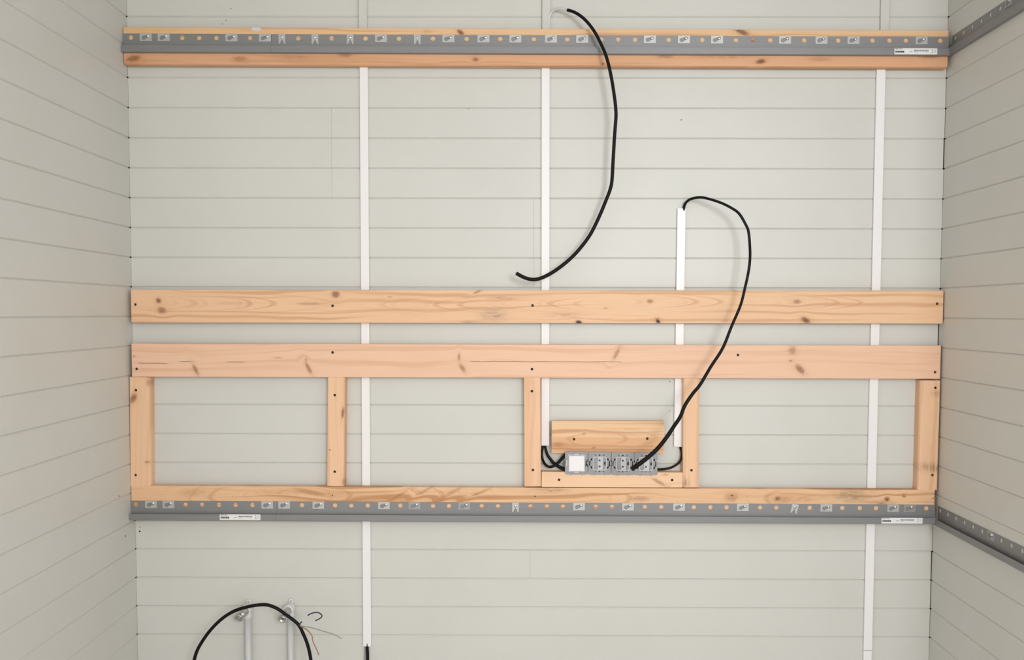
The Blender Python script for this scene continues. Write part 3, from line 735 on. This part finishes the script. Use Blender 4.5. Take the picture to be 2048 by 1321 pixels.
box(bm, 8.0*q, 12.4*q, -0.001, 0.002, 5.0*q, 12.0*q); box(bm, 8.0*q, 12.4*q, -0.001, 0.002, -12.0*q, -4.0*q)
box(bm, -11.8*q, -6.5*q, -0.0006, 0.001, -1.5*q, 1.5*q)
_w = link('insert_well', frombm('insert_well', bm), M_cast_mid); bm = bmesh.new()
for z in (-6.0, 6.2): cyl(bm, (-0.3*q, -0.006, z*q), (0, 1, 0), 2.1*q, 2.1*q, 0.0145, 14)
cut(_w, bm); WELL_ME = _w.data; bpy.data.objects.remove(_w)
bm = bmesh.new(); poly_prism(bm, [(x*q, z*q) for x, z in ((-5.6,-12.4),(5.6,-12.4),(6.6,-9),(6.6,9),(5.6,12.4),(-3.6,12.4),(-3.6,6),(-4.6,4),(-4.6,-4),(-3.6,-6),(-3.6,-10.5))], -0.0026, 0.001)
_b = link('bridge', frombm('bridge', bm), M_cast_light); bm = bmesh.new()
for z in (-6.0, 6.2): cyl(bm, (-0.3*q, -0.006, z*q), (0, 1, 0), 2.0*q, 2.0*q, 0.012, 14)
cut(_b, bm); BRIDGE_ME = _b.data; bpy.data.objects.remove(_b)
bm = bmesh.new(); box(bm, 8.6*q, 12.2*q, -0.0008, 0.001, -2.6*q, 2.6*q); BLOCK_ME = frombm('contact_block', bm); BLOCK_ME.materials.append(M_hollow)
bm = bmesh.new(); box(bm, -21.8*q, 21.8*q, 0.0090, 0.0290, -16.0*q, 16.4*q)
BODY_ME = frombm('back_body', bm); BODY_ME.materials.append(M_hollow)
def device(name, label, px, py, switch=False, cat='socket'):
    p = at(px, py, YP); root = tag(empty(name, (p.x, YP, p.z)), label, cat, 'uncovered socket inserts' if cat == 'socket' else None)
    link('mounting_frame', FR_ME, None, root)
    link('back_body', BODY_ME, None, root)
    if not switch:
        link('insert_rim', RIM_ME, None, root); link('insert_well', WELL_ME, None, root)
        link('bridge', BRIDGE_ME, None, root); link('contact_block', BLOCK_ME, None, root)
    else:
        bm = bmesh.new(); hh = 15.0*q
        poly_prism(bm, rrect(15.2, 0.8, 2), -0.0085, -0.0004)
        r = link('rocker', frombm('rocker', bm), M_white, root); r['label'] = 'square white rocker'
        bm = bmesh.new(); ring(bm, rrect(17.6, 3.0), rrect(15.6, 1.0), -0.0024, -0.0008)
        box(bm, -5*q, 5*q, -0.0030, -0.0010, 16.5*q, 19.0*q); box(bm, -5*q, 5*q, -0.0030, -0.0010, -19.5*q, -17*q)
        box(bm, -21.0*q, -18.6*q, -0.0028, -0.001, -7*q, 7*q)
        link('switch_collar', frombm('switch_collar', bm), M_cast_light, root)
    return root
device('light_switch', 'uncovered grey switch insert with a plain white square rocker', 1152.8, 926.8, True, 'switch')
device('power_socket', 'uncovered grey socket insert next to the white switch', 1199.3, 927.4)
device('power_socket', 'uncovered grey socket insert between two others, cable end hanging at its edge', 1245.7, 928.0)
device('power_socket', 'uncovered grey socket insert with the black cable lying across it', 1291.9, 928.4)

# ------------------------------------------------------------------ cables
def cable(name, label, pts, mat=M_black, cat='cable', group=None, part='sheath', n=12, sub=6):
    p0 = at(*pts[0][:3])
    root = tag(empty(name, p0), label, cat, 'loose cables' if name == 'power_cable' else None)
    bm = bmesh.new(); px_tube(bm, pts, n, sub)
    me = frombm(part, bm, True); me.transform(Matrix.Translation(-p0)); link(part, me, mat, root)
    return root, p0
def add_core(root, p0, name, pts, mat, n=8, sub=5, label=None):
    bm = bmesh.new(); px_tube(bm, pts, n, sub); me = frombm(name, bm, True); me.transform(Matrix.Translation(-p0))
    o = link(name, me, mat, root)
    if label: o['label'] = label
    return o
r1 = 0.0046
c1 = [(1135,20,-.040),(1150,25,-.052),(1165,35,-.061),(1177.4,47.5,-.068),(1190,65,-.075),(1200,84,-.081),(1210,106,-.086),(1217.3,130,-.090),(1223.6,160,-.092),(1228.6,192,-.093),
      (1231,212,-.092),(1232,231,-.091),(1230.6,252,-.089),(1228.6,280,-.086),(1226,325,-.081),(1223.8,362,-.077),(1220,380,-.075),(1212,401,-.073),(1200,430,-.070),(1183.6,464,-.067),(1169,486,-.066),
      (1150,508.6,-.066),(1130,527,-.068),(1107.4,543.6,-.070),(1085,555.5,-.073),(1067.4,559.5,-.076),(1050,556,-.079),(1032.5,547,-.083)]
c1 = [(x, y, Y, r1*(1.0+0.22*i/len(c1))) for i, (x, y, Y) in enumerate(c1)]
root, p0 = cable('power_cable', 'loose black cable hanging past the upper rail in a long curve, end pointing left', c1)
add_core(root, p0, 'bare_core', [(1096,46,-.0055,.0036),(1101,28,-.009,.0040),(1107.5,20.7,-.016,.0040),(1117.5,17.6,-.026,.0040),(1127,18.3,-.034,.0040),(1137,20.8,-.0415,.0040)], M_core, label='pale grey inner sheath')
add_core(root, p0, 'core_tip', [(1034,548,-.082,.0020),(1030.5,545.5,-.084,.0018)], M_zinc)
r2 = 0.0040
c2 = [(1367.5,424,-.0055),(1368.3,414,-.010),(1372,405.5,-.020),(1382,398.2,-.035),(1400.7,395,-.055),(1419,398.5,-.070),(1443,406.4,-.085),(1464,417,-.095),(1478.5,428,-.102),(1491.7,450,-.108),(1497,464,-.110),
      (1499.6,490.7,-.112),(1500,517,-.114),(1497,543.5,-.116),(1490,576,-.118),(1480.8,611.6,-.122),(1463,653.5,-.128),(1445.3,697,-.135),(1421,735,-.142),(1400.5,769.5,-.150),(1385,788.5,-.156),(1369.5,812,-.163),(1360.6,834,-.170),
      (1348,853,-.178),(1333,875.6,-.186),(1314,899,-.195),(1292.8,917.8,-.205),(1275,931,-.213),(1263.5,938.5,-.220)]
c2 = [(x, y, Y, r2*(1.0 if i < 16 else 1.0+0.72*(i-15)/14)) for i, (x, y, Y) in enumerate(c2)]
cable('power_cable', 'loose black cable looping out of the short trunking and hanging in front of the sockets', c2)
cable('power_cable', 'black cable curling from the cut trunking up into the top of the switch', [(1085.5,884,-.0055,.0034),(1085.5,894,-.0065,.0034),(1083.8,908,-.010,.0036),(1085.5,920,-.014,.0038),(1091.5,930.5,-.022,.0040),(1102,934.6,-.0262,.0042),(1114.8,927.6,-.0268,.0046),(1124,917.5,-.027,.0050),(1134,906.5,-.0275,.0050)])
cable('power_cable', 'black cable running from the cut trunking to the bottom of the switch', [(1091,884,-.0055,.0034),(1090.5,894,-.0065,.0036),(1094.5,909,-.011,.0042),(1101,919,-.0120,.0046),(1108.4,927.6,-.0125,.0050),(1119,934.5,-.0135,.0052),(1127,938.5,-.015,.0052),(1134,941,-.0175,.005)])
cable('power_cable', 'thin black cable from the short trunking to the last socket beside the crossed stud', [(1359,886,-.0055,.0032),(1361,896,-.007,.0034),(1363.4,909.6,-.012,.0035),(1359.6,924,-.016,.0035),(1344.5,935,-.018,.0035),(1327,939,-.019,.0036),(1308,939.5,-.019,.0036)])
YC = -0.125
arch = [(383.5,1372,YC+.01),(386,1335,YC),(392.8,1306,YC),(405,1283,YC),(421.5,1260.5,YC),(442,1240,YC),(462.5,1226,YC),(481,1218.4,YC),(503.6,1212.8,YC),(524,1210.3,YC),(538,1211.5,YC),(555,1218.4,YC),(567,1226.7,YC),(581.5,1237,YC),(597,1250.5,YC),(606.5,1268.7,YC),(615.3,1291,YC),(621.5,1320,YC),(627,1370,YC+.01),(629,1420,YC+.02)]
arch = [(x, y, Y, 0.0050) for x, y, Y in arch]
root, p0 = cable('power_cable', 'black cable arching over the two water pipes with thin cores sticking out', arch)
M_blue = simple('blue_insulation', (0.012, 0.022, 0.050, 1), 0.4); M_brown = simple('brown_insulation', (0.36, 0.19, 0.10, 1), 0.4); M_greyw = simple('grey_insulation', (0.34, 0.32, 0.27, 1), 0.45)
w_ = 0.0018
add_core(root, p0, 'blue_core', [(x, y, YC-.004-.002*i, w_) for i, (x, y) in enumerate(((596,1252),(599,1249),(605,1243),(611,1237),(616.4,1231.4),(624.6,1227.2),(635.8,1226),(643.8,1231.5),(641,1237),(630.7,1242.4)))], M_blue, label='dark blue core bent into a hook')
add_core(root, p0, 'core_sleeve', [(604.5,1243.5,YC-.0078,.0028),(610.5,1237.6,YC-.0092,.0029),(616.0,1231.8,YC-.0112,.0027)], M_core)
add_core(root, p0, 'grey_core', [(x, y, YC-.003-.003*i, w_*0.9) for i, (x, y) in enumerate(((600,1252),(606,1253.8),(622.5,1256.4),(647,1263.6),(667.6,1269.7),(683,1278)))], M_greyw)
add_core(root, p0, 'brown_core', [(x, y, YC-.003-.003*i, w_*0.95) for i, (x, y) in enumerate(((601,1253),(606,1256),(616,1262.5),(624,1272.8),(625.6,1283),(631.7,1296.4),(638,1311.4)))], M_brown, label='orange brown core')
cable('power_cable', 'black cable leaving the foot of the long trunking beside the waney stud', [(734.5,1285,-.0058,.0042),(734.8,1300,-.0065,.0044),(735.2,1321,-.0075,.0046),(734,1400,-.010,.0046),(733,1540,-.009,.0046)])
cable('signal_cable', 'thin grey cable beside the black one at the foot of the long trunking', [(730.2,1286,-.0048,.0019),(729.8,1300,-.0048,.0019),(729.0,1330,-.0050,.0019),(726,1420,-.0050,.0019),(725,1540,-.005,.0019)], M_greyw)

# ------------------------------------------------------------------ water pipes with stop valves
def water_pipe(label, px, py, rpx, vpx, vpy, open_front):
    """px, py: elbow centre; vpx, vpy: valve outlet"""
    YP_ = -0.022; c = at(px, py, YP_); base = Vector((c.x + 0.003, YP_, 0.0))
    root = tag(empty('water_pipe', base), label, 'pipe', 'water pipes')
    T = Matrix.Translation(-base); r = rpx*S
    def part(name, bm, mat, smooth=True, parent=None):
        me = frombm(name, bm, smooth); me.transform(T); return link(name, me, mat, parent or root)
    bm = bmesh.new(); cyl(bm, base, (0, 0, 1), r, r, c.z-0.004, 20); part('riser', bm, M_pipe)
    bm = bmesh.new()                                                   # wall elbow: rounded housing turning towards the room
    lathe(bm, c + Vector((0, 0.0214, 0)), (0, -1, 0), [(0, 0.0120), (0.010, 0.0165), (0.024, 0.0172), (0.036, 0.0165), (0.042, 0.0150), (0.042, 0.0118), (0.030, 0.0110), (0.030, 0)], 24)
    cyl(bm, c + Vector((0.003, 0.001, -0.030)), (0, 0, 1), r*1.22, r*1.12, 0.026, 20)
    elbow = part('elbow', bm, M_fit)
    bm = bmesh.new(); cc = c + Vector((0.003, 0.015, 0.020))           # clip with a screw above the elbow
    poly_prism(bm, [(cc.x-0.007, cc.z-0.006), (cc.x+0.007, cc.z-0.006), (cc.x+0.006, cc.z+0.007), (cc.x-0.006, cc.z+0.007)], -0.010, -0.0004)
    part('wall_clip', bm, M_fit, False)
    bm = bmesh.new(); lathe(bm, (cc.x, -0.0095, cc.z+0.001), (0, -1, 0), [(0, 0.0036), (0.0015, 0.0034), (0.0022, 0.0018), (0.0022, 0)], 12); part('clip_screw', bm, M_zinc)
    v0 = c + Vector((0, -0.012, 0)); v1 = at(vpx, vpy, -0.075)
    bm = bmesh.new()
    lathe(bm, v0 + Vector((0, 0.004, 0)), (0, -1, 0), [(0, 0.0104), (0.012, 0.0104), (0.012, 0.0124), (0.024, 0.0124), (0.026, 0.0105), (0.036, 0.0105), (0.042, 0.0085), (0.044, 0)], 20)
    vb = v0 + Vector((0, -0.030, 0)); ax = (v1 - vb)
    cyl(bm, vb, ax, 0.0072, 0.0072, ax.length*(0.42 if open_front else 0.65), 16)
    valve = part('valve_body', bm, M_chrome)
    a = (v1 - vb).normalized(); a2 = Vector((-0.10, -0.88, -0.42)).normalized()
    bm = bmesh.new()
    if open_front: prof = [(-0.008, 0.0060), (0.001, 0.0120), (0.012, 0.0124), (0.0125, 0.0098), (0.000, 0.0092), (-0.007, 0.0050), (-0.007, 0)]
    else: prof = [(0, 0.0080), (0.002, 0.0130), (0.008, 0.0137), (0.010, 0.0124), (0.0098, 0.0095), (0.0085, 0.0088), (0.0085, 0.0050), (0.0095, 0.0044), (0.0095, 0)]
    lathe(bm, v1 - a2*0.009, a2, prof, 22); nut = part('outlet_nut', bm, M_chrome)
    return root
water_pipe('white water pipe with chrome valve and closed round cap', 493.5, 1220, 6.6, 477, 1238, False)
water_pipe('white water pipe with chrome valve and open ring outlet', 578.5, 1219, 6.2, 564.5, 1239, True)
